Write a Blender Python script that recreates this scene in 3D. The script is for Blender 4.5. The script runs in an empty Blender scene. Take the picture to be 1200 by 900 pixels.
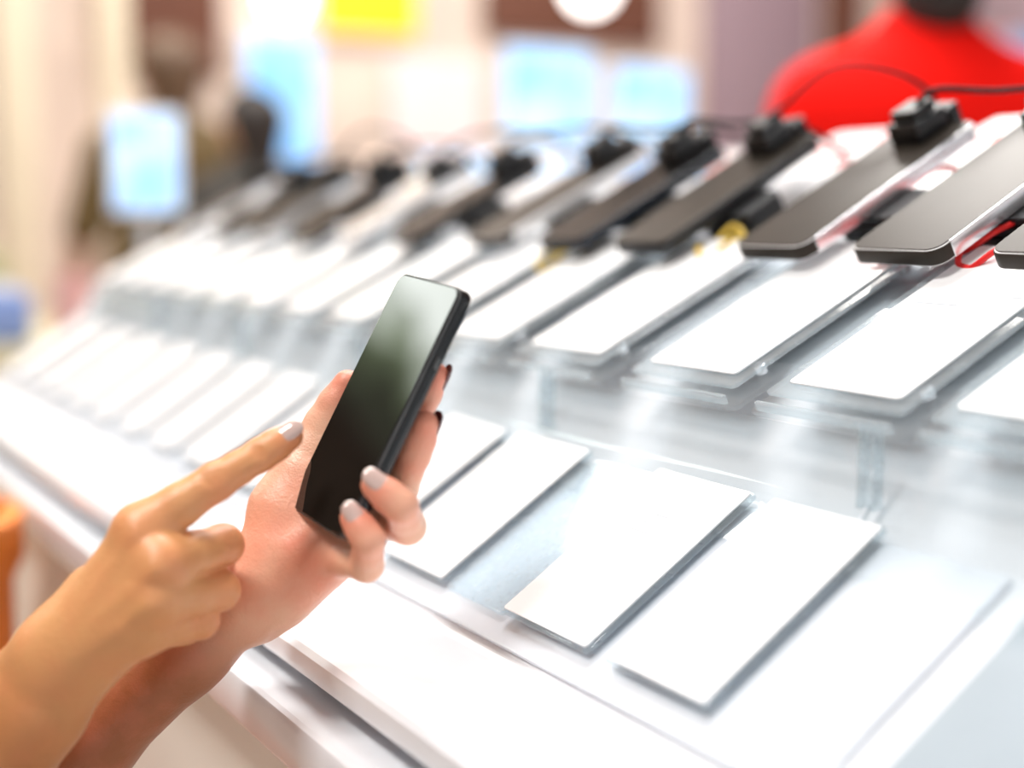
import bpy, math, random
import numpy as np
from mathutils import Vector, Matrix
random.seed(7); np.random.seed(7)
scene = bpy.context.scene
CAMZ = 1.22

# ------------------------------------------------------------------ materials
def nt(name):
    m = bpy.data.materials.new(name); m.use_nodes = True
    t = m.node_tree; return m, t, t.nodes['Principled BSDF']

def mat(name, col, rough=0.5, metal=0.0, var=0.04, scale=20, emis=None, es=0.0, coat=0.0, ior=1.5, emis2=None):
    m, t, b = nt(name)
    tc = t.nodes.new('ShaderNodeTexCoord')
    n = t.nodes.new('ShaderNodeTexNoise'); n.inputs['Scale'].default_value = scale; n.inputs['Detail'].default_value = 3
    t.links.new(tc.outputs['Object'], n.inputs['Vector'])
    r = t.nodes.new('ShaderNodeValToRGB')
    r.color_ramp.elements[0].position = 0.3; r.color_ramp.elements[1].position = 0.7
    r.color_ramp.elements[0].color = [max(0, c*(1-var)) for c in col]+[1]
    r.color_ramp.elements[1].color = [min(1, c*(1+var)) for c in col]+[1]
    t.links.new(n.outputs['Fac'], r.inputs['Fac']); t.links.new(r.outputs['Color'], b.inputs['Base Color'])
    b.inputs['Roughness'].default_value = rough; b.inputs['Metallic'].default_value = metal
    b.inputs['IOR'].default_value = ior
    if coat: b.inputs['Coat Weight'].default_value = coat; b.inputs['Coat Roughness'].default_value = 0.03
    if emis:
        b.inputs['Emission Color'].default_value = list(emis)+[1]; b.inputs['Emission Strength'].default_value = es
        if emis2:
            r2 = t.nodes.new('ShaderNodeValToRGB'); r2.color_ramp.elements[0].position = 0.42; r2.color_ramp.elements[1].position = 0.60
            r2.color_ramp.elements[0].color = list(emis)+[1]; r2.color_ramp.elements[1].color = list(emis2)+[1]
            t.links.new(n.outputs['Fac'], r2.inputs['Fac']); t.links.new(r2.outputs['Color'], b.inputs['Emission Color'])
    return m

def acrylic(name, tint=(0.97, 0.985, 0.99), haze=0.12):
    m = bpy.data.materials.new(name); m.use_nodes = True; t = m.node_tree
    for n in list(t.nodes): t.nodes.remove(n)
    o = t.nodes.new('ShaderNodeOutputMaterial')
    tr = t.nodes.new('ShaderNodeBsdfTransparent'); tr.inputs['Color'].default_value = (*tint, 1)
    g = t.nodes.new('ShaderNodeBsdfGlossy'); g.inputs['Roughness'].default_value = 0.04
    d = t.nodes.new('ShaderNodeBsdfDiffuse'); d.inputs['Color'].default_value = (0.90, 0.94, 0.97, 1)
    tl = t.nodes.new('ShaderNodeBsdfTranslucent'); tl.inputs['Color'].default_value = (0.90, 0.95, 0.98, 1)
    dm = t.nodes.new('ShaderNodeMixShader'); dm.inputs['Fac'].default_value = 0.5
    t.links.new(d.outputs[0], dm.inputs[1]); t.links.new(tl.outputs[0], dm.inputs[2])
    nz = t.nodes.new('ShaderNodeTexNoise'); nz.inputs['Scale'].default_value = 14
    mr = t.nodes.new('ShaderNodeMapRange'); mr.inputs['To Min'].default_value = haze*0.4; mr.inputs['To Max'].default_value = haze*1.6
    t.links.new(nz.outputs['Fac'], mr.inputs['Value'])
    m1 = t.nodes.new('ShaderNodeMixShader'); t.links.new(mr.outputs['Result'], m1.inputs['Fac'])
    t.links.new(tr.outputs[0], m1.inputs[1]); t.links.new(dm.outputs[0], m1.inputs[2])
    fr = t.nodes.new('ShaderNodeFresnel'); fr.inputs['IOR'].default_value = 1.5
    ge = t.nodes.new('ShaderNodeNewGeometry')
    iv = t.nodes.new('ShaderNodeMath'); iv.operation = 'SUBTRACT'; iv.inputs[0].default_value = 1.0; t.links.new(ge.outputs['Backfacing'], iv.inputs[1])
    ml = t.nodes.new('ShaderNodeMath'); ml.operation = 'MULTIPLY'; t.links.new(fr.outputs[0], ml.inputs[0]); t.links.new(iv.outputs[0], ml.inputs[1])
    m2 = t.nodes.new('ShaderNodeMixShader'); t.links.new(ml.outputs[0], m2.inputs['Fac'])
    t.links.new(m1.outputs[0], m2.inputs[1]); t.links.new(g.outputs[0], m2.inputs[2])
    t.links.new(m2.outputs[0], o.inputs['Surface'])
    return m

def skin(name, base, red, arm_shade):
    m, t, b = nt(name)
    tc = t.nodes.new('ShaderNodeTexCoord')
    at = t.nodes.new('ShaderNodeAttribute'); at.attribute_name = 'tint'
    aa = t.nodes.new('ShaderNodeAttribute'); aa.attribute_name = 'arm_shade'
    n = t.nodes.new('ShaderNodeTexNoise'); n.inputs['Scale'].default_value = 55; n.inputs['Detail'].default_value = 4
    t.links.new(tc.outputs['Object'], n.inputs['Vector'])
    ad = t.nodes.new('ShaderNodeMath'); ad.operation = 'MULTIPLY_ADD'; ad.inputs[1].default_value = 0.8
    t.links.new(n.outputs['Fac'], ad.inputs[0]); t.links.new(at.outputs['Fac'], ad.inputs[2])
    sb = t.nodes.new('ShaderNodeMath'); sb.operation = 'SUBTRACT'; sb.inputs[1].default_value = 0.30; sb.use_clamp = True
    t.links.new(ad.outputs[0], sb.inputs[0])
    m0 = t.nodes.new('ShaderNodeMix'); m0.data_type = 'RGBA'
    m0.inputs[6].default_value = (*base, 1); m0.inputs[7].default_value = (*arm_shade, 1); t.links.new(aa.outputs['Fac'], m0.inputs[0])  # blends the hand colour into a forearm colour that has shade in it
    mx = t.nodes.new('ShaderNodeMix'); mx.data_type = 'RGBA'
    t.links.new(m0.outputs[2], mx.inputs[6]); mx.inputs[7].default_value = (*red, 1)
    t.links.new(sb.outputs[0], mx.inputs[0]); t.links.new(mx.outputs[2], b.inputs['Base Color'])
    b.inputs['Roughness'].default_value = 0.40
    b.inputs['Subsurface Weight'].default_value = 0.12
    b.inputs['Subsurface Radius'].default_value = (1.0, 0.35, 0.2)
    b.inputs['Subsurface Scale'].default_value = 0.003
    v = t.nodes.new('ShaderNodeTexVoronoi'); v.inputs['Scale'].default_value = 900
    t.links.new(tc.outputs['Object'], v.inputs['Vector'])
    n2 = t.nodes.new('ShaderNodeTexNoise'); n2.inputs['Scale'].default_value = 170; n2.inputs['Detail'].default_value = 5
    n2.inputs['Distortion'].default_value = 1.0
    t.links.new(tc.outputs['Object'], n2.inputs['Vector'])
    a2 = t.nodes.new('ShaderNodeMath'); a2.operation = 'MULTIPLY_ADD'; a2.inputs[1].default_value = 0.25
    t.links.new(v.outputs['Distance'], a2.inputs[0]); t.links.new(n2.outputs['Fac'], a2.inputs[2])
    bp = t.nodes.new('ShaderNodeBump'); bp.inputs['Strength'].default_value = 0.35; bp.inputs['Distance'].default_value = 0.0012
    t.links.new(a2.outputs[0], bp.inputs['Height']); t.links.new(bp.outputs['Normal'], b.inputs['Normal'])
    return m

M_white = mat('white_laminate', (0.84, 0.86, 0.90), 0.22, var=0.015, coat=0.3)
M_white2 = mat('white_board', (0.74, 0.78, 0.84), 0.22, var=0.03, coat=0.5)
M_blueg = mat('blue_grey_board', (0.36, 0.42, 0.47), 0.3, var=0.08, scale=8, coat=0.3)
M_cream = mat('cream_cabinet', (0.85, 0.82, 0.75), 0.45, var=0.03, scale=4)
M_card = mat('paper_card', (0.93, 0.93, 0.94), 0.35, var=0.01, coat=0.5)
M_ink = mat('grey_print', (0.50, 0.52, 0.57), 0.6)
M_black = mat('black_plastic', (0.010, 0.010, 0.011), 0.38, var=0.2)
M_cable = mat('black_cable', (0.006, 0.006, 0.006), 0.6, var=0.2, ior=1.3)
M_blackg = mat('black_gloss', (0.006, 0.006, 0.007), 0.12, var=0.2)
M_screen = mat('phone_glass_grey', (0.038, 0.031, 0.025), 0.30, var=0.1, ior=1.22)
M_screenk = mat('phone_glass_dark', (0.010, 0.009, 0.009), 0.2, var=0.1, ior=1.28)
M_screen2 = mat('phone_glass_black', (0.010, 0.0075, 0.006), 0.03, var=0.1)
M_navy = mat('navy_plastic', (0.006, 0.012, 0.022), 0.25, var=0.1)
M_silver = mat('silver_trim', (0.75, 0.76, 0.78), 0.25, metal=0.8)
M_dgrey = mat('dark_trim', (0.10, 0.10, 0.10), 0.25, metal=0.6)
M_red = mat('red_cable', (0.80, 0.02, 0.02), 0.4)
M_gold = mat('yellow_cable', (0.75, 0.5, 0.05), 0.4)
M_clear = acrylic('clear_acrylic', haze=0.06)
M_clear2 = acrylic('clear_acrylic_edge', tint=(0.90, 0.945, 0.965), haze=0.22)
M_nail = mat('nail_polish', (0.62, 0.44, 0.39), 0.16, var=0.04, coat=0.9)
M_naild = mat('nail_dark', (0.12, 0.03, 0.03), 0.2)
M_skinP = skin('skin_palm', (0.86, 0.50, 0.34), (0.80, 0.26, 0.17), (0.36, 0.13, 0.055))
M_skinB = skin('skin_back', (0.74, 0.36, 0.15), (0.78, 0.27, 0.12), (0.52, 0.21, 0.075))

# ------------------------------------------------------------------ mesh builder
class MB:
    def __init__(s): s.v = []; s.f = []; s.mi = []; s.mats = []; s.sm = []
    def add(s, geo, m, M=None, smooth=True):
        vs, fs = geo
        if m not in s.mats: s.mats.append(m)
        k = s.mats.index(m); o = len(s.v)
        for p in vs:
            p = Vector(p); s.v.append(M @ p if M is not None else p)
        flip = M is not None and M.to_3x3().determinant() < 0
        for f in fs:
            f = [i+o for i in f]
            s.f.append(f[::-1] if flip else f); s.mi.append(k); s.sm.append(smooth and len(f) <= 4)
        return s
    def build(s, name, angle=35):
        me = bpy.data.meshes.new(name)
        c = sum((Vector(p) for p in s.v), Vector())/max(1, len(s.v))
        me.from_pydata([tuple(Vector(p)-c) for p in s.v], [], s.f)
        for m in s.mats: me.materials.append(m)
        me.polygons.foreach_set('material_index', s.mi)
        me.polygons.foreach_set('use_smooth', s.sm)
        me.update()
        try:
            me.set_sharp_from_angle(angle=math.radians(angle))
            me.polygons.foreach_set('use_smooth', s.sm); me.update()
        except Exception: pass
        o = bpy.data.objects.new(name, me); o.location = c
        scene.collection.objects.link(o); return o

def slab(L, W, T, r=0.006, b=0.0008, n=6, x0=0.0, y0=0.0, z0=0.0):
    def ring(ins, z):
        out = []
        rr = max(r-ins, 1e-5)
        for (cx, cy, a0) in ((x0+L-r, y0+W/2-r, 0), (x0+r, y0+W/2-r, 90), (x0+r, y0-W/2+r, 180), (x0+L-r, y0-W/2+r, 270)):
            for i in range(n+1):
                a = math.radians(a0+90*i/n); out.append((cx+rr*math.cos(a), cy+rr*math.sin(a), z))
        return out
    rings = [ring(b, z0), ring(b*0.3, z0+b*0.3), ring(0, z0+b), ring(0, z0+T-b), ring(b*0.3, z0+T-b*0.3), ring(b, z0+T)]
    N = len(rings[0]); v = [p for rg in rings for p in rg]; f = []
    for k in range(len(rings)-1):
        for i in range(N):
            j = (i+1) % N; f.append([k*N+i, k*N+j, (k+1)*N+j, (k+1)*N+i])
    f.append(list(range(N))[::-1]); f.append([5*N+i for i in range(N)])
    return v, f

def box(x0, x1, y0, y1, z0, z1, b=0.002):
    L, W, T = x1-x0, y1-y0, z1-z0
    b = min(b, L/3, W/3, T/3)
    return slab(L, W, T, r=b, b=b, n=2, x0=x0, y0=(y0+y1)/2, z0=z0)

def tube(pts, r, n=8, res=6):
    P = [Vector(p) for p in pts]; out = []
    for i in range(len(P)-1):
        p0 = P[max(i-1, 0)]; p1 = P[i]; p2 = P[i+1]; p3 = P[min(i+2, len(P)-1)]
        for k in range(res):
            t = k/res
            out.append(0.5*((2*p1)+(p2-p0)*t+(2*p0-5*p1+4*p2-p3)*t*t+(3*p1-p0-3*p2+p3)*t**3))
    out.append(P[-1]); v = []; f = []
    up = Vector((0.3, 0.2, 0.93)).normalized()
    for i, p in enumerate(out):
        d = (out[min(i+1, len(out)-1)]-out[max(i-1, 0)]).normalized()
        a = d.cross(up); a = a.normalized() if a.length > 1e-3 else Vector((1, 0, 0)); c = a.cross(d).normalized(); up = c
        for k in range(n):
            th = 2*math.pi*k/n; v.append(p+a*math.cos(th)*r+c*math.sin(th)*r)
    for i in range(len(out)-1):
        for k in range(n):
            j = (k+1) % n; f.append([i*n+k, i*n+j, (i+1)*n+j, (i+1)*n+k])
    f.append(list(range(n))[::-1]); f.append([(len(out)-1)*n+k for k in range(n)])
    return v, f

def lathe(prof, n=32, c=(0, 0, 0)):
    v = []; f = []
    for (r, z) in prof:
        for k in range(n):
            th = 2*math.pi*k/n; v.append((c[0]+max(r, 1e-4)*math.cos(th), c[1]+max(r, 1e-4)*math.sin(th), c[2]+z))
    for i in range(len(prof)-1):
        for k in range(n):
            j = (k+1) % n; f.append([i*n+k, i*n+j, (i+1)*n+j, (i+1)*n+k])
    f.append(list(range(n))[::-1]); f.append([(len(prof)-1)*n+k for k in range(n)])
    return v, f

def extrude_profile(prof, y0, y1):
    n = len(prof)
    ar = sum(prof[i][0]*prof[(i+1) % n][1]-prof[(i+1) % n][0]*prof[i][1] for i in range(n))
    if ar < 0: prof = prof[::-1]
    v = [(x, y0, z) for x, z in prof]+[(x, y1, z) for x, z in prof]
    f = [[i, n+i, n+(i+1) % n, (i+1) % n][::-1] for i in range(n)]
    f.append(list(range(n))); f.append([n+i for i in range(n)][::-1])
    return v, f

def slopeM(x, y, z, deg):
    e = math.radians(deg); c, s = math.cos(e), math.sin(e)
    return Matrix(((c, 0, -s, x), (0, 1, 0, y), (s, 0, c, z+CAMZ), (0, 0, 0, 1)))

# ------------------------------------------------------------------ SDF sculpting
class Sculpt:
    def __init__(s, lo, hi, h):
        s.lo = np.array(lo, np.float32); s.h = h
        s.n = np.ceil((np.array(hi)-np.array(lo))/h).astype(int)+1
        s.ax = [s.lo[i]+h*np.arange(s.n[i], dtype=np.float32) for i in range(3)]
    def sub(s, pts, pad):
        pts = np.array(pts); lo = pts.min(0)-pad; hi = pts.max(0)+pad; sl = []
        for i in range(3):
            a = int(max(0, np.floor((lo[i]-s.lo[i])/s.h))); b = int(min(s.n[i], np.ceil((hi[i]-s.lo[i])/s.h)+1))
            sl.append(slice(a, max(a+1, b)))
        return tuple(sl)
    def cone(s, sl, a, b, ra, rb, flat=None):
        a = np.array(a, float); b = np.array(b, float)
        X = s.ax[0][sl[0]][:, None, None]; Y = s.ax[1][sl[1]][None, :, None]; Z = s.ax[2][sl[2]][None, None, :]
        ba = b-a; L = max(float(ba@ba), 1e-9)
        px, py, pz = X-a[0], Y-a[1], Z-a[2]
        h = np.clip((px*ba[0]+py*ba[1]+pz*ba[2])/L, 0, 1).astype(np.float32)
        qx = px-ba[0]*h; qy = py-ba[1]*h; qz = pz-ba[2]*h
        d2 = qx*qx+qy*qy+qz*qz
        if flat is not None:
            nx, k = np.array(flat[0], float), flat[1]; nx = nx/np.linalg.norm(nx)
            dn = qx*nx[0]+qy*nx[1]+qz*nx[2]; d2 = d2+(k*k-1)*dn*dn
        return (np.sqrt(d2)-(ra+(rb-ra)*h)).astype(np.float32)

def smin(a, b, k):
    h = np.maximum(k-np.abs(a-b), 0)/k
    return np.minimum(a, b)-h*h*k*0.25

def nets(f, lo, h):
    s = f < 0
    c = [s[i:s.shape[0]-1+i, j:s.shape[1]-1+j, k:s.shape[2]-1+k] for i in (0, 1) for j in (0, 1) for k in (0, 1)]
    anyv = c[0].copy(); allv = c[0].copy()
    for q in c[1:]: anyv |= q; allv &= q
    act = anyv & ~allv
    idx = np.argwhere(act); N = len(idx)
    idm = -np.ones(act.shape, np.int32); idm[act] = np.arange(N)
    acc = np.zeros((N, 3)); cnt = np.zeros(N)
    cv = {}
    for i in (0, 1):
        for j in (0, 1):
            for k in (0, 1): cv[(i, j, k)] = f[idx[:, 0]+i, idx[:, 1]+j, idx[:, 2]+k]
    for a in range(3):
        o = [x for x in range(3) if x != a]
        for p in (0, 1):
            for q in (0, 1):
                c0 = [0, 0, 0]; c0[o[0]] = p; c0[o[1]] = q; c1 = list(c0); c1[a] = 1
                f0, f1 = cv[tuple(c0)], cv[tuple(c1)]
                cr = (f0 < 0) != (f1 < 0)
                t = np.where(cr, f0/np.where(f0 == f1, 1, f0-f1), 0)
                pos = np.tile(np.array(c0, float), (N, 1)); pos[:, a] = t
                acc += pos*cr[:, None]; cnt += cr
    V = (acc/np.maximum(cnt, 1)[:, None]+idx)*h+np.array(lo)
    F = []
    for a in range(3):
        b, c_ = (a+1) % 3, (a+2) % 3
        s0 = [slice(None)]*3; s1 = [slice(None)]*3
        s0[a] = slice(0, f.shape[a]-1); s1[a] = slice(1, f.shape[a])
        A = s[tuple(s0)]; B = s[tuple(s1)]
        P = np.argwhere(A != B)
        P = P[(P[:, b] > 0) & (P[:, c_] > 0) & (P[:, b] < f.shape[b]-1) & (P[:, c_] < f.shape[c_]-1)]
        ins = A[P[:, 0], P[:, 1], P[:, 2]]
        eb = np.zeros(3, int); eb[b] = 1; ec = np.zeros(3, int); ec[c_] = 1
        g = lambda Q: idm[Q[:, 0], Q[:, 1], Q[:, 2]]
        q = np.stack([g(P), g(P-eb), g(P-eb-ec), g(P-ec)], 1)
        q[~ins] = q[~ins][:, ::-1]
        F.append(q)
    F = np.concatenate(F); F = F[(F >= 0).all(1)]
    return V, F

def relax(V, F, it=2, lam=0.5):
    E = np.concatenate([F[:, [0, 1]], F[:, [1, 2]], F[:, [2, 3]], F[:, [3, 0]]])
    for _ in range(it):
        S = np.zeros_like(V); C = np.zeros(len(V))
        for a, b in ((0, 1), (1, 0)):
            for d in range(3): S[:, d] += np.bincount(E[:, a], weights=V[E[:, b], d], minlength=len(V))
            C += np.bincount(E[:, a], minlength=len(V))
        V = V*(1-lam)+lam*S/np.maximum(C, 1)[:, None]
    return V

# ------------------------------------------------------------------ camera
pitch = math.radians(6.8); yaw = math.radians(30)
cp, sp = math.cos(pitch), math.sin(pitch)
R = Vector((math.cos(yaw), -math.sin(yaw), 0)); F_ = Vector((math.sin(yaw)*cp, math.cos(yaw)*cp, -sp)); U = R.cross(F_)
cam_d = bpy.data.cameras.new('camera'); cam = bpy.data.objects.new('camera', cam_d); scene.collection.objects.link(cam)
cam.matrix_world = Matrix(((R.x, U.x, -F_.x, 0), (R.y, U.y, -F_.y, 0), (R.z, U.z, -F_.z, CAMZ), (0, 0, 0, 1)))
cam_d.lens = 50; cam_d.sensor_width = 36; cam_d.clip_start = 0.02
cam_d.dof.use_dof = True; cam_d.dof.focus_distance = 0.76; cam_d.dof.aperture_fstop = 2.0
scene.camera = cam

# hands frame: fixed place in the shop, 0.72 m away; modelling unit 0.432 mm
HD = 0.72; HS = HD/1667.0
HO = Vector((0, 0, CAMZ))+F_*HD
HM = Matrix(((R.x*HS, U.x*HS, -F_.x*HS, 0), (R.y*HS, U.y*HS, -F_.y*HS, 0), (R.z*HS, U.z*HS, -F_.z*HS, 0), (0, 0, 0, 1)))
HM.translation = HO-(HM.to_3x3() @ Vector((600, -450, 0)))
HMn = np.array(HM)

PL = np.array((.428, .901, -.0745)); PW = np.array((.530, -.184, .829)); PN = np.array((-.733, .394, .556))

def nail(mb, c, d, n, r, m, ln=1.0, sh=0.0):
    c, d, n = Vector(c)+Vector((sh, 0, 0)), Vector(d).normalized(), Vector(n)
    n = (n-d*n.dot(d)).normalized(); s = d.cross(n)
    NA, NB = 16, 12; v = []; f = []
    for i in range(NA+1):
        a = -1+2*i/NA
        w = (1-abs(a)**(5 if a < 0 else 4.5))**(0.5)
        for j in range(NB+1):
            b = -1+2*j/NB
            phi = math.radians(47)*b*max(w, 0.02)
            t = r*(0.10+1.08*a*ln)
            e = max(abs(b)**6, abs(a)**8)
            rr = r*(1.09-0.10*e)-max(0, a)**2*r*0.14
            v.append(c+d*t+(n*math.cos(phi)+s*math.sin(phi))*rr)
    for i in range(NA):
        for j in range(NB):
            k = i*(NB+1)+j; f.append([k, k+1, k+NB+2, k+NB+1])
    mb.add((v, f), m, HM)

def make_hand(name, lo, hi, core, fingers, material, grooves=(), tips=(), h=2.8, kp=26, sh=0.0, arm0=(0, 0), arm1=(1, 1)):
    S = Sculpt(lo, hi, h)
    f = np.full(S.n, 1e3, np.float32)
    for (a, b, ra, rb, fl, k) in core:
        sl = S.sub([a, b], max(ra, rb)+45)
        d = S.cone(sl, a, b, ra, rb, fl)
        f[sl] = smin(f[sl], d, k)
    tot = f.copy()
    for ch in fingers:
        pts = [c[0] for c in ch]; sl = S.sub(pts, 60)
        g = None
        for i in range(len(ch)-1):
            a, ra = np.array(ch[i][0], float), ch[i][1]; b, rb = np.array(ch[i+1][0], float), ch[i+1][1]
            mid = (a+b)/2; rm = (ra+rb)/2*(0.93 if i < len(ch)-2 else 1.04)
            for (p, q, r1, r2) in ((a, mid, ra, rm), (mid, b, rm, rb)):
                d = S.cone(sl, p, q, r1, r2)
                g = d if g is None else smin(g, d, 7)
        g = smin(f[sl], g, kp)
        tot[sl] = np.minimum(tot[sl], g)
    for (a, b, r) in grooves:
        sl = S.sub([a, b], 20)
        d = S.cone(sl, a, b, r, r*0.6)
        tot[sl] = -smin(-tot[sl], d, 6)
    V, F = nets(tot, S.lo, S.h)
    V = relax(V, F, 2, 0.5)
    tint = np.zeros(len(V))
    for (p, r, w) in tips:
        d = np.linalg.norm(V-np.array(p), axis=1); tint = np.maximum(tint, w*np.exp(-(d/r)**2))
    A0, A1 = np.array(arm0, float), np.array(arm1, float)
    arm_shade = np.clip(((V[:, :2]-A0) @ (A1-A0))/((A1-A0) @ (A1-A0)), 0, 1); arm_shade = arm_shade*arm_shade*(3-2*arm_shade)  # forearm tone with shade painted in, darkening away from the hand
    V[:, 0] += sh
    W = V @ HMn[:3, :3].T+HMn[:3, 3]
    c = W.mean(0)
    me = bpy.data.meshes.new(name); me.from_pydata((W-c).tolist(), [], F.tolist())
    me.materials.append(material)
    me.polygons.foreach_set('use_smooth', [True]*len(F))
    at = me.attributes.new('tint', 'FLOAT', 'POINT'); at.data.foreach_set('value', tint.astype(np.float32))
    at = me.attributes.new('arm_shade', 'FLOAT', 'POINT'); at.data.foreach_set('value', arm_shade.astype(np.float32))
    me.update()
    o = bpy.data.objects.new(name, me); o.location = c; scene.collection.objects.link(o)
    return o

# ---- hand that holds the phone
Lf = [
    [((410, -505, -95), 25), ((466, -530, -36), 20.5), ((489, -482, -10), 18.5), ((510, -440, 8), 16)],
    [((415, -552, -68), 25), ((468, -572, -12), 21), ((486, -533, 16), 19), ((500, -497, 28), 16.5)],
    [((405, -603, -45), 25), ((480, -613, 36), 21), ((477, -586, 86), 19), ((448, -563, 84), 16.5)],
    [((385, -652, -20), 24), ((434, -656, 46), 19.5), ((441, -624, 84), 17.5), ((423, -600, 78), 15.5)],
]
thumbL = [((316, -600, -78), 33), ((335, -556, -86), 28), ((366, -500, -98), 23.5), ((396, -450, -96), 18)]
wl = (282, -708, -80)
pn = tuple(PN)
coreL = [
    ((-190, -1080, -150), (60, -895, -125), 84, 70, (pn, 1.1), 20),
    ((60, -895, -125), (200, -775, -98), 70, 57, (pn, 1.15), 30),
    ((200, -775, -98), wl, 57, 52, (pn, 1.3), 30),
    (wl, (405, -512, -98), 40, 28, None, 34),
    (wl, (410, -556, -72), 40, 28, None, 34),
    (wl, (398, -606, -48), 40, 28, None, 34),
    ((290, -715, -68), (380, -655, -28), 38, 28, None, 30),
    ((296, -690, -62), (316, -605, -76), 39, 35, None, 20),
    ((325, -650, -62), (348, -580, -84), 36, 29, None, 26),
    ((325, -705, -52), (366, -668, -34), 33, 31, None, 26),
]
tipsL = [(f[3][0], 34, 0.9) for f in Lf]+[(f[2][0], 26, .5) for f in Lf]+[(thumbL[-1][0], 40, .8), ((320, -620, -50), 60, .4), ((370, -670, -10), 50, .6), ((350, -640, -20), 30, .6)]
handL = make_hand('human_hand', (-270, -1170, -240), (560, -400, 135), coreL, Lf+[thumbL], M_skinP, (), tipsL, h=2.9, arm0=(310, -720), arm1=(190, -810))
mb = MB()
nail(mb, Lf[2][3][0], Vector(Lf[2][3][0])-Vector(Lf[2][2][0]), (0.25, 0.5, 0.85), 16.5, M_nail)
nail(mb, Lf[3][3][0], Vector(Lf[3][3][0])-Vector(Lf[3][2][0]), (0.2, 0.4, 0.9), 15.5, M_nail)
nail(mb, Lf[0][3][0], Vector(Lf[0][3][0])-Vector(Lf[0][2][0]), (0.9, -0.3, -0.3), 16, M_naild)
nail(mb, Lf[1][3][0], Vector(Lf[1][3][0])-Vector(Lf[1][2][0]), (0.75, -0.3, -0.5), 16.5, M_naild)
o = mb.build('fingernails'); o.parent = handL; o.matrix_parent_inverse = Matrix.Translation(handL.location).inverted()

# ---- pointing hand
Rf = [
    [((178, -612, 78), 31), ((256, -560, 62), 22), ((303, -531, 48), 19), ((335, -510, 38), 16)],
    [((205, -648, 98), 31), ((256, -636, 25), 24), ((222, -662, -18), 20), ((190, -676, 5), 17)],
    [((200, -688, 100), 30), ((254, -686, 38), 24), ((220, -706, -10), 20), ((190, -712, 15), 17)],
    [((180, -722, 88), 27), ((234, -720, 42), 21), ((208, -736, 5), 18), ((180, -738, 20), 16)],
]
thR = [((110, -690, 30), 32), ((150, -668, 5), 27), ((196, -655, -22), 22), ((235, -650, -30), 18)]
wr = (80, -762, 48); nB = (-0.35, 0.3, 0.88)
coreR = [
    ((-210, -1100, 10), (-30, -905, 25), 92, 80, (nB, 1.1), 20),
    ((-30, -905, 25), (45, -810, 40), 80, 64, (nB, 1.2), 30),
    ((45, -810, 40), wr, 64, 56, (nB, 1.3), 30),
    (wr, (174, -620, 74), 42, 31, None, 32),
    (wr, (198, -652, 90), 42, 31, None, 32),
    (wr, (192, -690, 92), 42, 30, None, 32),
    (wr, (172, -722, 82), 40, 28, None, 32),
    ((100, -720, 30), (140, -680, 15), 36, 32, None, 30),
    ((95, -745, 93), (176, -618, 105), 6, 5, None, 12),
    ((98, -750, 95), (204, -652, 126), 6, 5, None, 12),
    ((100, -758, 95), (198, -690, 126), 6, 5, None, 12),
]
tipsR = [(Rf[0][3][0], 30, .8), (Rf[0][2][0], 22, .6), (Rf[0][1][0], 26, .6), (Rf[1][1][0], 34, .8), (Rf[2][1][0], 34, .6), (Rf[3][1][0], 34, .6), ((178, -600, 100), 36, .4), ((215, -640, 125), 30, .4)]
grR = [((240, -548, 84), (266, -572, 88), 2.6), ((248, -544, 83), (274, -567, 86), 2.6), ((256, -540, 82), (281, -562, 84), 2.3), ((294, -520, 66), (310, -540, 70), 2.3), ((300, -517, 65), (315, -536, 68), 2.0)]
SH = 10
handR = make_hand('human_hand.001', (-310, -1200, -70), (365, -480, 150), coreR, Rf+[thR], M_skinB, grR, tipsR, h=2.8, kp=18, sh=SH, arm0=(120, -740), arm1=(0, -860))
mb = MB()
nail(mb, Rf[0][3][0], Vector(Rf[0][3][0])-Vector(Rf[0][2][0]), (0.1, 0.55, 0.8), 16, M_nail, 1.05, sh=SH)
o = mb.build('fingernails.001'); o.parent = handR; o.matrix_parent_inverse = Matrix.Translation(handR.location).inverted()

# ---- phone in hand
PM = Matrix(((PL[0], -PW[0], PN[0], 437), (PL[1], -PW[1], PN[1], -469), (PL[2], -PW[2], PN[2], 0), (0, 0, 0, 1)))
PT = HM @ PM
mb = MB()
mb.add(slab(316, 152, 17, r=16, b=5, n=8, x0=-158, z0=-20), M_blackg, PT)
mb.add(slab(315, 151, 3, r=15, b=0.8, n=8, x0=-157.5, z0=-3.6), M_dgrey, PT)
mb.add(slab(311, 147, 2.5, r=14, b=1.2, n=8, x0=-155.5, z0=-1.2), M_screen2, PT)
mb.add(slab(14, 3, 6, r=1.4, b=1, n=4, x0=60, y0=-77, z0=-14), M_dgrey, PT)
phone = mb.build('smartphone', 30)

# ------------------------------------------------------------------ display counter
Y0, Y1 = -0.35, 2.12
prof = [(.278, -.25), (.278, -.238), (.281, -.235), (.357, -.235), (.362, -.2335), (.484, -.1545), (.535, -.0895), (.540, -.0845), (.765, .027), (.772, .03), (1.12, .03), (1.125, .02), (1.125, -.25)]
mb = MB()
mb.add(extrude_profile([(x, z+CAMZ) for x, z in prof], Y0, Y1), M_white, smooth=False)
mb.add(box(.30, 1.10, Y0+.01, Y1-.01, CAMZ-.262, CAMZ-.25, .001), M_black, smooth=False)
mb.add(box(.258, 1.15, Y0-.02, Y1+.02, CAMZ-.292, CAMZ-.262, .004), M_white)
mb.add(box(.285, 1.12, Y0, 1.60, 0.08, CAMZ-.292, .003), M_cream, smooth=False)
mb.add(box(.33, 1.08, Y0+.05, Y1-.05, 0.0, CAMZ-.292, .003), M_cream, smooth=False)
ML = slopeM(.362, 0, -.2335, 33)
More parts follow.
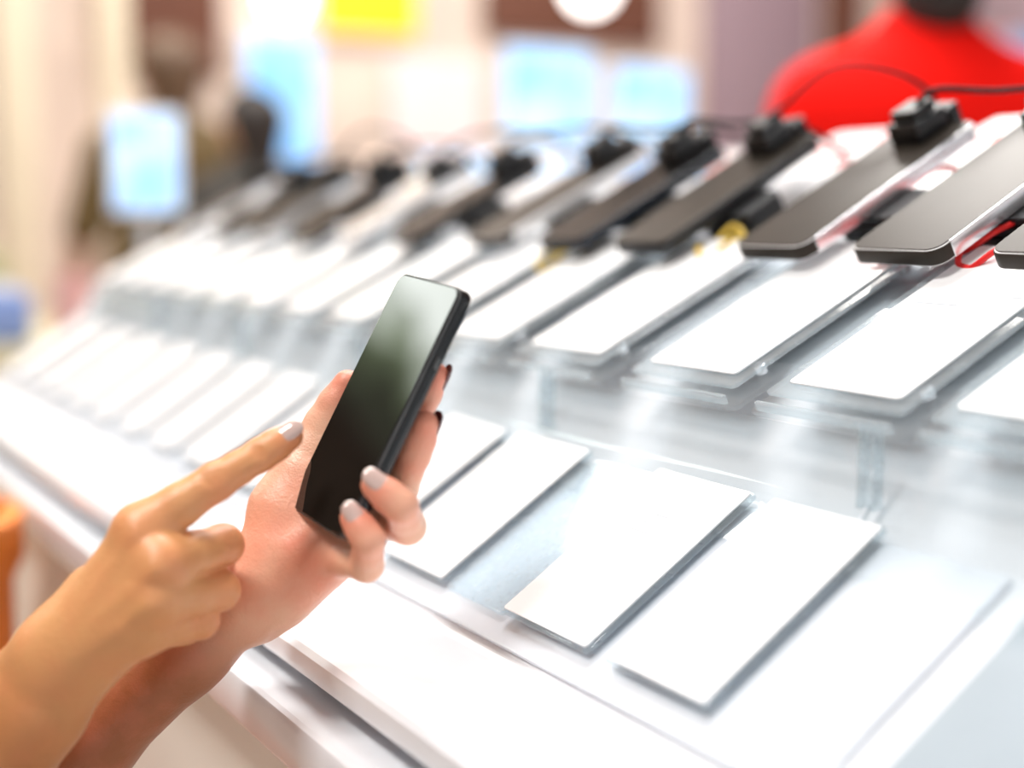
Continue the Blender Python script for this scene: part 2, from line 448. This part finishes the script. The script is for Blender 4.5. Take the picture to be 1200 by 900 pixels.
for (a, b, mm) in ((.405, 1.22, M_white2), (1.23, 2.10, M_white2), (-.30, .385, M_blueg)):
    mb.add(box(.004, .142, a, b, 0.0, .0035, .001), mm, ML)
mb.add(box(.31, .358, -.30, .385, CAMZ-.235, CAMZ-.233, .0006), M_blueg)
counter = mb.build('display_counter', 30)

mb = MB()
ys = [(.478, .558), (.573, .658), (.729, .817), (.835, .92), (.95, 1.03), (1.05, 1.13), (1.16, 1.245), (1.27, 1.35), (1.38, 1.46), (1.50, 1.58), (1.61, 1.69), (1.73, 1.81), (1.85, 1.93), (1.97, 2.05), (.12, .21), (0.0, .09)]
def card(mb, a, b, Lc, M, ink, rot=0):
    W = b-a; yc = 0
    M = M @ Matrix.Translation((0, (a+b)/2, 0)) @ Matrix.Rotation(math.radians(rot), 4, 'Z')
    mb.add(slab(Lc, W, .0030, r=.003, b=.0006, n=4, y0=yc, z0=.0065), M_clear2, M)
    mb.add(slab(Lc-.003, W-.003, .0012, r=.002, b=.0003, n=3, x0=.0015, y0=yc, z0=.0098), M_card, M)
    mb.add(box(.010, .018, yc-W/2+.012, yc-W/2+.02, 0.002, .0066, .0005), M_clear2, M)
    mb.add(box(Lc-.02, Lc-.012, yc+W/2-.02, yc+W/2-.012, 0.002, .0066, .0005), M_clear2, M)
    for i in range(ink):
        x = .078+i*.007; w = W*random.uniform(.3, .55)
        mb.add(box(x, x+.0015, yc+W*.36-w, yc+W*.36, .01095, .0111, .00005), M_ink, M, smooth=False)
MLc = slopeM(.378, 0, -.2225, 33)
for i, (a, b) in enumerate(ys): card(mb, a, b, .127, MLc, 5 if i in (0, 1, 3) else 0, 0 if i < 3 else random.uniform(-2, 2))
mb.build('price_card_row', 30)
mb = MB()
mb.add(slab(.118, .068, .003, r=.003, b=.0006, n=4, y0=.6935, z0=.004), M_clear2, MLc)
mb.build('acrylic_plate', 30)

MU = slopeM(.498, 0, -.1045, 26.4)
mb = MB()
yu = [(.742, .845), (.606, .705), (.482, .58), (.37, .465), (.24, .34), (.10, .21)]
y = .872
while y < 2.0:
    yu.append((y, y+.092)); y += .118
for (a, b) in yu:
    yc = (a+b)/2; W = b-a
    mb.add(slab(.185, W+.014, .003, r=.004, b=.0006, n=4, x0=-.012, y0=yc, z0=.004), M_clear, MU)
    mb.add(slab(.172, W, .0022, r=.003, b=.0006, n=4, x0=-.003, y0=yc, z0=.0120), M_clear2, MU)
    mb.add(slab(.157, W-.018, .0012, r=.003, b=.0003, n=4, x0=.007, y0=yc, z0=.0145), M_card, MU)
    mb.add(box(-.012, -.009, yc-W/2, yc+W/2, .0072, .013, .001), M_clear2, MU)
    for sx in (.02, .14):
        for sy in (-1, 1):
            mb.add(slab(.007, .007, .0055, r=.0034, b=.0006, n=4, x0=sx, y0=yc+sy*(W/2-.008), z0=.0068), M_silver, MU)
    if .45 < a < .9:
        for i in range(8):
            x = .03+i*.011; w = W*random.uniform(.3, .65)
            mb.add(box(x, x+.0013, yc-W*.35, yc-W*.35+w, .0157, .0159, .00005), M_ink, MU, smooth=False)
mb.build('acrylic_card_tray_row', 30)

mb = MB()
for (a, b) in ((.20, .497), (.503, .797), (.803, 1.097), (1.103, 1.397), (1.403, 1.697), (1.703, 2.0)):
    pr = [(.452, -.163), (.474, -.150), (.482, -.145), (.4866, -.138), (.4885, -.108), (.491, -.108), (.4892, -.1395), (.484, -.147), (.475, -.1525), (.4535, -.1655)]
    mb.add(extrude_profile([(x, z+CAMZ) for x, z in pr], a, b), M_clear)
    for yy in (a, b-.003):
        mb.add(box(.485, .492, yy, yy+.003, CAMZ-.142, CAMZ-.100, .0006), M_clear2)
mb.build('acrylic_guard_row', 40)

# ------------------------------------------------------------------ displayed phones with security mounts
PH = [
    (.455, .072, M_card, M_screen, .175), (.562, .069, M_card, M_screen, .176), (.672, .066, M_card, M_screen, .174),
    (.815, .065, M_black, M_screen, .168), (.925, .066, M_navy, M_screenk, .162), (1.050, .064, M_card, M_screen, .165),
    (1.215, .062, M_black, M_screenk, .155), (1.345, .062, M_card, M_silver, .15), (1.48, .062, M_black, M_screenk, .15),
    (1.62, .064, M_silver, M_screen, .15), (1.76, .062, M_black, M_screenk, .15), (1.92, .062, M_card, M_screen, .15)]
for i, (ya, W, mbod, mscr, L) in enumerate(PH):
    x0 = .597; z0 = -.028; el = 28.2+random.uniform(-1, 1)
    M = slopeM(x0, ya+W/2, z0, el) @ Matrix.Rotation(math.radians(random.uniform(-2, 2)*(1 if i < 6 else 3)), 4, 'Z')
    mb = MB()
    mb.add(slab(L, W, .0104, r=.009, b=.0012, n=6, z0=-.0014), mbod, M)
    mb.add(slab(L-.0016, W-.0016, .0008, r=.0085, b=.0003, n=6, x0=.0008, z0=.0087), mscr, M)
    if mbod is M_card and i < 6: mb.add(slab(.024, W+.0004, .0094, r=.0088, b=.0010, n=5, x0=-.0003, z0=-.0008), M_screen, M)
    if i == 1 or i == 2: mb.add(slab(L-.02, .0016, .0105, r=.0007, b=.0003, n=3, x0=.012, y0=-W/2+.0002, z0=-.0012), M_silver, M)
    mb.build('display_smartphone' if i == 0 else 'display_smartphone.%03d' % i, 30)
    mb = MB()
    bx = L-.036
    mb.add(slab(.031, .028, .015, r=.003, b=.001, n=4, x0=bx, z0=.0096), M_black, M)
    mb.add(slab(.023, .021, .008, r=.003, b=.001, n=4, x0=bx+.004, z0=.0240), M_black, M)
    mb.add(slab(.010, .022, .024, r=.003, b=.001, n=4, x0=L+.001, z0=-.004), M_black, M)
    mb.add(slab(.014, .022, .003, r=.003, b=.001, n=4, x0=L-.008, z0=.0170), M_black, M)
    for k in range(9):
        mb.add(slab(.040, .052-.003*(k % 2), .0031, r=.006, b=.0006, n=4, x0=.058+.0015*(k % 2), y0=-.026, z0=-.0016-.0034*(k+1)), M_black, M)
    mb.add(slab(.050, .058, .003, r=.004, b=.001, n=4, x0=.053, y0=-.024, z0=-.0340), M_black, M)
    e = M @ Vector((bx+.014, -.004, .030)); q = random.uniform(-.022, .014); q2 = random.uniform(.75, 1.1)
    mb.add(tube([e, e+Vector((.008, -.010, .012)), e+Vector((.030*q2, -.040, .030+q)), e+Vector((.060*q2, -.080*q2, .030+q)), e+Vector((.095*q2, -.105*q2, .010+q)), e+Vector((.10, -.10*q2, -.03)), e+Vector((.06, -.07, -.068))], .0020), M_cable)
    e2 = M @ Vector((.066, -.050, -.018))
    mb.add(tube([e2, e2+Vector((-.014, -.022, .0)), e2+Vector((.03, -.045, .006)), e2+Vector((.07, -.04, .038)), e2+Vector((.12, -.02, .058))], .0020), M_cable)
    mb.build('security_stand' if i == 0 else 'security_stand.%03d' % i, 30)

def loops(name, m, specs):
    mb = MB()
    for (x, y, z, rx, ry, k) in specs:
        pts = []
        for t in range(0, 13):
            a = t*math.pi/5+k
            pts.append((x+rx*math.cos(a), y+ry*math.sin(a), CAMZ+z+.008+.004*math.sin(3*a+k)+rx*math.cos(a)*.5))
        mb.add(tube(pts, .0018), m)
    return mb.build(name)
loops('red_tether_wire', M_red, [(.65, .625, -.016, .035, .022, 0), (.66, .59, -.012, .03, .03, 1), (.645, .560, -.020, .030, .02, 2), (.70, .68, .005, .03, .03, 1), (.68, .64, 0, .03, .02, 3), (.66, .64, -.012, .045, .02, 4)])
loops('yellow_tether_wire', M_gold, [(.632, .80, -.028, .018, .012, 0), (.65, .985, -.018, .02, .02, 1), (.61, .97, -.036, .025, .015, 1)])

M_redp = mat('red_print', (0.75, 0.05, 0.05), 0.5); M_bluep = mat('blue_print', (0.35, 0.65, 0.9), 0.4)
mb = MB()
for k in range(9):
    yy = .35+k*.19+random.uniform(-.03, .03)
    M = slopeM(.80+random.uniform(-.01, .01), yy, .031, random.uniform(14, 22))
    mb.add(box(0, .12, -.055, .055, 0, .0015, .0004), M_card, M, smooth=False)
    for (xa, xb, ya_, yb_) in ((.02, .04, -.045, -.01), (.06, .075, -.02, .04), (.085, .113, -.045, -.02)):
        mb.add(box(xa, xb, ya_, yb_, .0015, .0018, .0001), M_redp if k < 5 else M_bluep, M, smooth=False)
mb.build('leaflet_row', 30)

# ------------------------------------------------------------------ people
def bodymesh(mb, prims, lo, hi, h, m, M):
    S = Sculpt(lo, hi, h); f = np.full(S.n, 1e3, np.float32)
    full = tuple(slice(0, n) for n in S.n)
    for (a, b, ra, rb, fl, k) in prims: f = smin(f, S.cone(full, a, b, ra, rb, fl), k)
    V, Fc = nets(f, S.lo, h); V = relax(V, Fc, 1, .5)
    mb.add((V.tolist(), Fc.tolist()), m, M)

M_hair = mat('dark_hair', (0.02, 0.013, 0.01), 0.5, var=.4, scale=90)
M_hairb = mat('brown_hair', (0.13, 0.07, 0.035), 0.5, var=.4, scale=90)
M_jeans = mat('dark_trousers', (0.03, 0.035, 0.06), 0.8)
M_skinx = mat('skin_plain', (0.62, 0.36, 0.25), 0.5)
def person(name, x, y, yawdeg, H, shirt, trou, hair, wide=1.0):
    s = H/1.75
    M = Matrix.Translation((x, y, 0)) @ Matrix.Rotation(math.radians(yawdeg), 4, 'Z') @ Matrix.Diagonal((s*wide, s, s, 1))
    mb = MB(); fy = ((0, 1, 0), 1.5)
    bodymesh(mb, [((-.09, 0, .98), (.09, 0, .98), .13, .13, fy, .05), ((0, 0, 1.0), (0, .0, 1.30), .17, .18, fy, .06),
        ((-.11, -.01, 1.33), (.11, -.01, 1.33), .125, .125, ((0, 1, 0), 1.15), .08),
        ((-.16, 0, 1.39), (.16, 0, 1.39), .062, .062, None, .08), ((0, 0, 1.40), (0, .01, 1.50), .088, .072, None, .09),
        ((-.19, 0, 1.37), (-.26, .02, 1.12), .068, .055, None, .04), ((.19, 0, 1.37), (.26, .02, 1.12), .068, .055, None, .04)],
        (-.4, -.3, .75), (.4, .3, 1.65), .018, shirt, M)
    bodymesh(mb, [((-.26, .02, 1.14), (-.25, .14, .93), .04, .03, None, .02), ((.26, .02, 1.14), (.25, .14, .93), .04, .03, None, .02),
        ((-.25, .15, .91), (-.24, .20, .84), .036, .030, ((1, 0, 0), 1.6), .02), ((.25, .15, .91), (.24, .20, .84), .036, .030, ((1, 0, 0), 1.6), .02),
        ] + [((sx*.25, .17+dy, .86), (sx*.235, .20+dy*1.2, .79), .010, .008, None, .008) for sx in (-1, 1) for dy in (-.027, -.009, .009, .027)]
        + [((-.235, .14, .90), (-.20, .17, .85), .012, .010, None, .01), ((.235, .14, .90), (.20, .17, .85), .012, .010, None, .01)],
        (-.4, -.1, .7), (.4, .35, 1.25), .009, M_skinx, M)
    bodymesh(mb, [((0, .0, 1.40), (0, .015, 1.56), .055, .055, None, .03), ((0, 0, 1.655), (0, .02, 1.64), .088, .085, None, .03),
        ((0, .04, 1.60), (0, .06, 1.575), .055, .035, None, .04), ((0, .098, 1.65), (0, .118, 1.62), .011, .016, None, .02),
        ((-.088, 0, 1.65), (-.09, 0, 1.62), .016, .012, None, .01), ((.088, 0, 1.65), (.09, 0, 1.62), .016, .012, None, .01),
        ((-.02, .095, 1.583), (.02, .095, 1.583), .009, .009, None, .01)],
        (-.15, -.15, 1.35), (.15, .2, 1.8), .009, M_skinx, M)
    for sx in (-1, 1):
        mb.add(lathe([(0, -.011), (.008, -.008), (.011, 0), (.008, .008), (0, .011)], 12, (sx*.033, .098, 1.648)), M_blackg, M)
    bodymesh(mb, [((0, -.02, 1.675), (0, -.005, 1.69), .098, .094, None, .03), ((0, -.045, 1.555), (0, -.035, 1.64), .068, .08, None, .03)],
        (-.16, -.2, 1.45), (.16, .095, 1.85), .01, hair, M)
    bodymesh(mb, [((-.09, 0, .96), (.09, 0, .96), .125, .125, fy, .05), ((-.10, 0, .92), (-.105, .01, .5), .095, .062, None, .03), ((-.105, .01, .5), (-.11, -.02, .09), .062, .045, None, .03),
        ((.10, 0, .92), (.105, .01, .5), .095, .062, None, .03), ((.105, .01, .5), (.11, -.02, .09), .062, .045, None, .03)],
        (-.3, -.2, .03), (.3, .2, 1.12), .018, trou, M)
    bodymesh(mb, [((-.11, -.03, .045), (-.12, .16, .035), .045, .038, None, .02), ((.11, -.03, .045), (.12, .16, .035), .045, .038, None, .02)],
        (-.25, -.15, -.01), (.25, .25, .15), .012, M_black, M)
    return mb.build(name, 60)
M_redshirt = mat('red_shirt', (0.92, 0.008, 0.004), 0.8, var=.08, scale=6, ior=1.2)
M_brownshirt = mat('brown_shirt', (0.14, 0.09, 0.03), 0.8)
M_darkshirt = mat('dark_shirt', (0.04, 0.035, 0.03), 0.8)
person('person', 1.86, 1.80, -25, 1.78, M_redshirt, M_jeans, M_hair, 1.02)
person('person.001', 1.50, 5.0, 10, 1.82, M_brownshirt, M_jeans, M_hairb, 1.2)
person('person.002', 1.60, 4.45, 20, 1.60, M_darkshirt, M_jeans, M_hair, 1.2)

# ------------------------------------------------------------------ room shell
CE = 4.8; XL = -4.3
def room(name, x0, x1, y0, y1, z0, z1, m):
    mb = MB(); mb.add(box(x0, x1, y0, y1, z0, z1, .001), m, smooth=False); return mb.build(name)
M_floor = mat('floor_tile', (0.50, 0.40, 0.34), 0.25, scale=3, var=.06)
M_wall = mat('wall_paint', (0.78, 0.65, 0.56), 0.7, scale=1.2, var=.18)
M_wallr = mat('wall_paint_mauve', (0.42, 0.32, 0.36), 0.7, scale=2, var=.12)
M_ceil = mat('ceiling_paint', (0.60, 0.57, 0.55), 0.8)
M_wl = mat('wall_left_dark', (0.12, 0.085, 0.06), 0.7)
room('floor', XL-.1, 7.1, -3, 7.1, -.1, 0, M_floor)
room('ceiling', XL-.1, 7.1, -3, 7.1, CE, CE+.1, M_ceil)
room('wall_right', 7.0, 7.1, -3, 7.0, 0, CE, M_wallr)
room('wall_left', XL-.1, XL, -3, 7.0, 0, CE, M_wl)
WX0, WX1, WZ0, WZ1 = -4.15, -1.9, 3.35, 4.75
mb = MB()
mb.add(box(0.2, 7.1, 7.0, 7.1, 0, CE, .001), M_wall, smooth=False)
for (a, b, c, d) in ((XL-.1, .2, 0, WZ0), (XL-.1, .2, WZ1, CE), (XL-.1, WX0, WZ0, WZ1), (WX1, .2, WZ0, WZ1)):
    mb.add(box(a, b, 7.0, 7.1, c, d, .001), M_wl, smooth=False)
mb.build('wall_back')
M_frame = mat('window_frame', (0.3, 0.3, 0.28), 0.4)
mb = MB()
for xx in (WX0, WX1-.05): mb.add(box(xx, xx+.05, 7.0, 7.08, WZ0, WZ1, .004), M_frame)
for zz in (WZ0, WZ1-.05): mb.add(box(WX0, WX1, 7.0, 7.08, zz, zz+.05, .004), M_frame)
mb.build('added_window')  # unseen window, added for the reflection on the held phone
m, t, b = nt('reflection_glow')  # made-up dark, green and white glow, banded to suit the screen reflection
tc = t.nodes.new('ShaderNodeTexCoord'); sx = t.nodes.new('ShaderNodeSeparateXYZ'); n = t.nodes.new('ShaderNodeTexNoise'); n.inputs['Scale'].default_value = 2.6; n.inputs['Detail'].default_value = 3
t.links.new(tc.outputs['Object'], n.inputs['Vector']); t.links.new(tc.outputs['Object'], sx.inputs[0])
ma = t.nodes.new('ShaderNodeMath'); ma.operation = 'MULTIPLY_ADD'; ma.inputs[1].default_value = 1.4; t.links.new(n.outputs['Fac'], ma.inputs[0]); t.links.new(sx.outputs['Z'], ma.inputs[2])
mr = t.nodes.new('ShaderNodeMapRange'); mr.inputs['From Min'].default_value = -.25; mr.inputs['From Max'].default_value = .40; t.links.new(ma.outputs[0], mr.inputs['Value'])
cr = t.nodes.new('ShaderNodeValToRGB'); cr.color_ramp.elements[0].position = .0; cr.color_ramp.elements[0].color = (.014, .013, .010, 1)
cr.color_ramp.elements[1].position = .80; cr.color_ramp.elements[1].color = (.95, 1, .95, 1)
e = cr.color_ramp.elements.new(.42); e.color = (.15, .19, .11, 1)
t.links.new(mr.outputs[0], cr.inputs[0]); t.links.new(cr.outputs[0], b.inputs['Emission Color']); b.inputs['Emission Strength'].default_value = 9.5
b.inputs['Base Color'].default_value = (.1, .2, .1, 1)
mb = MB(); mb.add(box(-7.5, -.5, 8.2, 8.25, 3.0, 7.0, .01), m, smooth=False); mb.build('reflection_backdrop')  # glowing backdrop added so the held phone reflects a bright patch

# ------------------------------------------------------------------ shop fittings in the background
def em(name, col, s, col2=None, sc=3.0): return mat(name, col, .4, emis=col, es=s, emis2=col2, scale=sc)
E_blue = em('blue_lightbox', (.18, .50, 1.0), .6, (.75, .9, 1.0)); E_sky = em('sky_screen', (.20, .55, 1.0), .8, (.90, .98, 1.0))
E_yel = em('yellow_sign', (1.0, .60, .02), .3); E_white = em('white_glow', (1, .97, .93), 4.0)
E_pink = em('pink_sign', (1.0, .45, .4), .4); E_pale = em('pale_screen', (.80, .70, .70), .25, (1.0, .5, .45))
M_brown = mat('brown_panel', (0.16, 0.06, 0.035), .6); M_beige = mat('beige_laminate', (.62, .56, .36), .5)
M_olive = mat('olive_panel', (.38, .36, .18), .6); M_creamp = mat('cream_column', (.88, .77, .58), .6)
M_mauve = mat('mauve_panel', (0.36, 0.26, 0.30), .6)

def lightbox(name, x, y, z, w, h, m, depth=.05):
    M = Matrix.Translation((x, y, z))
    mb = MB()
    mb.add(box(-w/2-.02, w/2+.02, 0, depth, -h/2-.02, h/2+.02, .004), M_card, M)
    mb.add(box(-w/2, w/2, -.006, .001, -h/2, h/2, .001), m, M, smooth=False)
    return mb.build(name)
lightbox('blue_lightbox_sign', 2.66, 6.94, 1.80, .36, .62, E_blue)
lightbox('yellow_sign', 3.15, 6.94, 2.36, .56, .42, E_yel)
lightbox('wall_screen', 4.25, 6.94, 1.88, .55, .5, E_sky)
lightbox('wall_screen.001', 3.55, 6.94, 1.80, .50, .45, E_pale)
lightbox('wall_screen.002', 4.95, 6.94, 1.86, .5, .4, E_sky)
mb = MB()
for (a, b, z0, z1, mm) in ((1.75, 2.35, 1.9, 3.2, M_brown), (3.85, 5.0, 2.2, 2.9, M_brown), (5.35, 6.2, 1.5, 3.0, M_mauve), (6.3, 6.6, 1.6, 3.0, M_brown)):
    mb.add(box(a, b, 6.93, 6.999, z0, z1, .004), mm)
mb.build('wall_fascia')
for i, (x, w) in enumerate(((1.18, .16), (1.58, .12))):
    mb = MB(); mb.add(box(x-w/2, x+w/2, 6.0, 6.0+w, 0, CE, .01), M_creamp); mb.add(box(x-w/2-.02, x+w/2+.02, 5.98, 6.02+w, 0, .15, .01), M_creamp)
    mb.build('column' if i == 0 else 'column.001')
for i, (x, y, z, r) in enumerate(((2.25, 5.8, 2.13, .10), (3.36, 5.16, 2.18, .11), (2.95, 5.3, 2.24, .06))):
    mb = MB()
    mb.add(lathe([(r*math.sin(math.pi*k/16), -r*math.cos(math.pi*k/16)) for k in range(17)], 24, (x, y, z)), E_white)
    mb.add(lathe([(r*.35, r*.9), (r*.35, r*1.25), (r*.1, r*1.4)], 16, (x, y, z)), M_black)
    mb.add(tube([(x, y, z+r*1.3), (x, y, 2.9), (x, y, CE)], .006), M_black)
    mb.build('pendant_lamp' if i == 0 else 'pendant_lamp.%03d' % i)
def shelf(name, M, W, rows, cols):
    mb = MB()
    mb.add(box(0, W, .30, .33, 0, 2.2, .004), M_card, M)
    for x in (0, W): mb.add(box(x-.015, x+.015, 0, .33, 0, 2.2, .004), M_card, M)
    for r in range(rows):
        z = .3+r*.42; mb.add(box(0, W, 0, .33, z, z+.025, .003), M_card, M)
        x = .05
        while x < W-.15:
            w = random.uniform(.08, .2); h = random.uniform(.14, .32)
            mb.add(box(x, x+w, .04, .26, z+.026, z+.026+h, .004), random.choice(cols), M); x += w+random.uniform(.02, .08)
    return mb.build(name)
cols = [mat('box_%d' % i, c, .5) for i, c in enumerate([(.75, .78, .85), (.85, .3, .3), (.3, .5, .8), (.9, .88, .84), (.12, .1, .12), (.8, .65, .3), (.7, .75, .9)])]
shelf('merchandise_shelf', Matrix.Translation((6.6, 6.0, 0)) @ Matrix.Rotation(math.radians(-90), 4, 'Z'), 2.6, 5, cols)
mb = MB()
mb.add(box(-.9, 1.35, 3.05, 3.75, .90, .95, .008), M_beige); mb.add(box(-.85, 1.3, 3.1, 3.7, 0, .90, .005), M_creamp)
mb.build('sales_counter')
mb = MB(); mb.add(box(.0, .62, 3.3, 3.65, .951, 1.13, .02), M_olive); mb.add(box(.02, .6, 3.32, 3.63, 1.13, 1.15, .005), M_beige); mb.build('storage_box')
M = Matrix.Translation((.90, 3.2, .951)) @ Matrix.Rotation(math.radians(-12), 4, 'Z')
mb = MB()
mb.add(box(-.09, .09, -.05, .10, 0, .012, .004), M_silver, M); mb.add(box(-.015, .015, .02, .04, .01, .28, .004), M_silver, M)
mb.add(box(-.08, .08, 0, .018, .27, .50, .006), M_card, M); mb.add(box(-.068, .068, -.002, .0, .282, .488, .0005), em('tablet_screen', (.25, .55, 1.0), .7, (.9, .97, 1), 12), M, smooth=False)
mb.build('tablet_stand')
mb = MB(); mb.add(lathe([(.05, 0), (.055, .02), (.045, .10), (.05, .14), (.047, .141), (.03, .03)], 24, (.72, 3.12, .951)), mat('pink_cup', (.8, .45, .42), .4)); mb.build('cup')
mb = MB(); mb.add(box(.40, .62, 3.08, 3.23, .951, 1.06, .015), mat('blue_box', (.22, .32, .62), .5)); mb.add(box(.43, .59, 3.095, 3.215, 1.06, 1.075, .004), M_card); mb.build('blue_box')
mb = MB()
mb.add(box(1.1, 2.6, 2.35, 2.95, .90, .95, .006), M_white); mb.add(box(1.15, 2.55, 2.4, 2.9, 0, .9, .005), M_white2); mb.build('display_table')
for i, (x, w, mm) in enumerate(((1.45, .36, E_sky), (1.92, .30, E_blue), (2.35, .3, E_pink))):
    M = Matrix.Translation((x, 2.55, .951)) @ Matrix.Rotation(math.radians(-25), 4, 'Z')
    mb = MB(); mb.add(box(-w/2, w/2, 0, .02, .02, .40, .004), M_card, M); mb.add(box(-w/2+.015, w/2-.015, -.003, .001, .05, .385, .0005), mm, M, smooth=False)
    mb.add(box(-w/2, w/2, -.05, .08, 0, .02, .004), M_card, M); mb.build('tabletop_sign' if i == 0 else 'tabletop_sign.%03d' % i)
M_orange = mat('orange_plastic', (.90, .25, .03), .45)
mb = MB(); mb.add(lathe([(.105, 0), (.11, .01), (.12, .89), (.13, .91), (.13, .95), (.115, .955), (.11, .90), (.10, .05)], 36, (.125, 1.36, 0)), M_orange)
mb.build('waste_bin')

# ------------------------------------------------------------------ light
w = bpy.data.worlds.new('world'); scene.world = w; w.use_nodes = True
w.node_tree.nodes['Background'].inputs[0].default_value = (.96, .98, 1.0, 1); w.node_tree.nodes['Background'].inputs[1].default_value = .72
def area(name, x, y, z, sx_, sy, e, col=(1, 1, 1)):
    l = bpy.data.lights.new(name, 'AREA'); l.shape = 'RECTANGLE'; l.size = sx_; l.size_y = sy; l.energy = e; l.color = col
    o = bpy.data.objects.new(name, l); o.location = (x, y, z); scene.collection.objects.link(o)
    mb = MB(); mb.add(box(x-sx_/2-.03, x+sx_/2+.03, y-sy/2-.03, y+sy/2+.03, z+.005, CE-.001, .005), M_frame); mb.build(name+'_housing')
LZ = CE-.08
area('ceiling_light', -1.4, .6, LZ, 1.0, 1.2, 160, (1, .98, .95))  # fill light added on the left to brighten the counter; no known fitting
area('ceiling_light.001', 1.3, 2.2, LZ, 1.4, 1.0, 145)
area('ceiling_light.002', 4.0, 4.5, LZ, 2.4, 1.2, 160, (1, .95, .9))
area('ceiling_light.003', 1.0, 5.3, LZ, 1.2, 1.2, 100, (1, .94, .86))

scene.view_settings.view_transform = 'Standard'
scene.view_settings.look = 'None'
scene.view_settings.exposure = 0.03
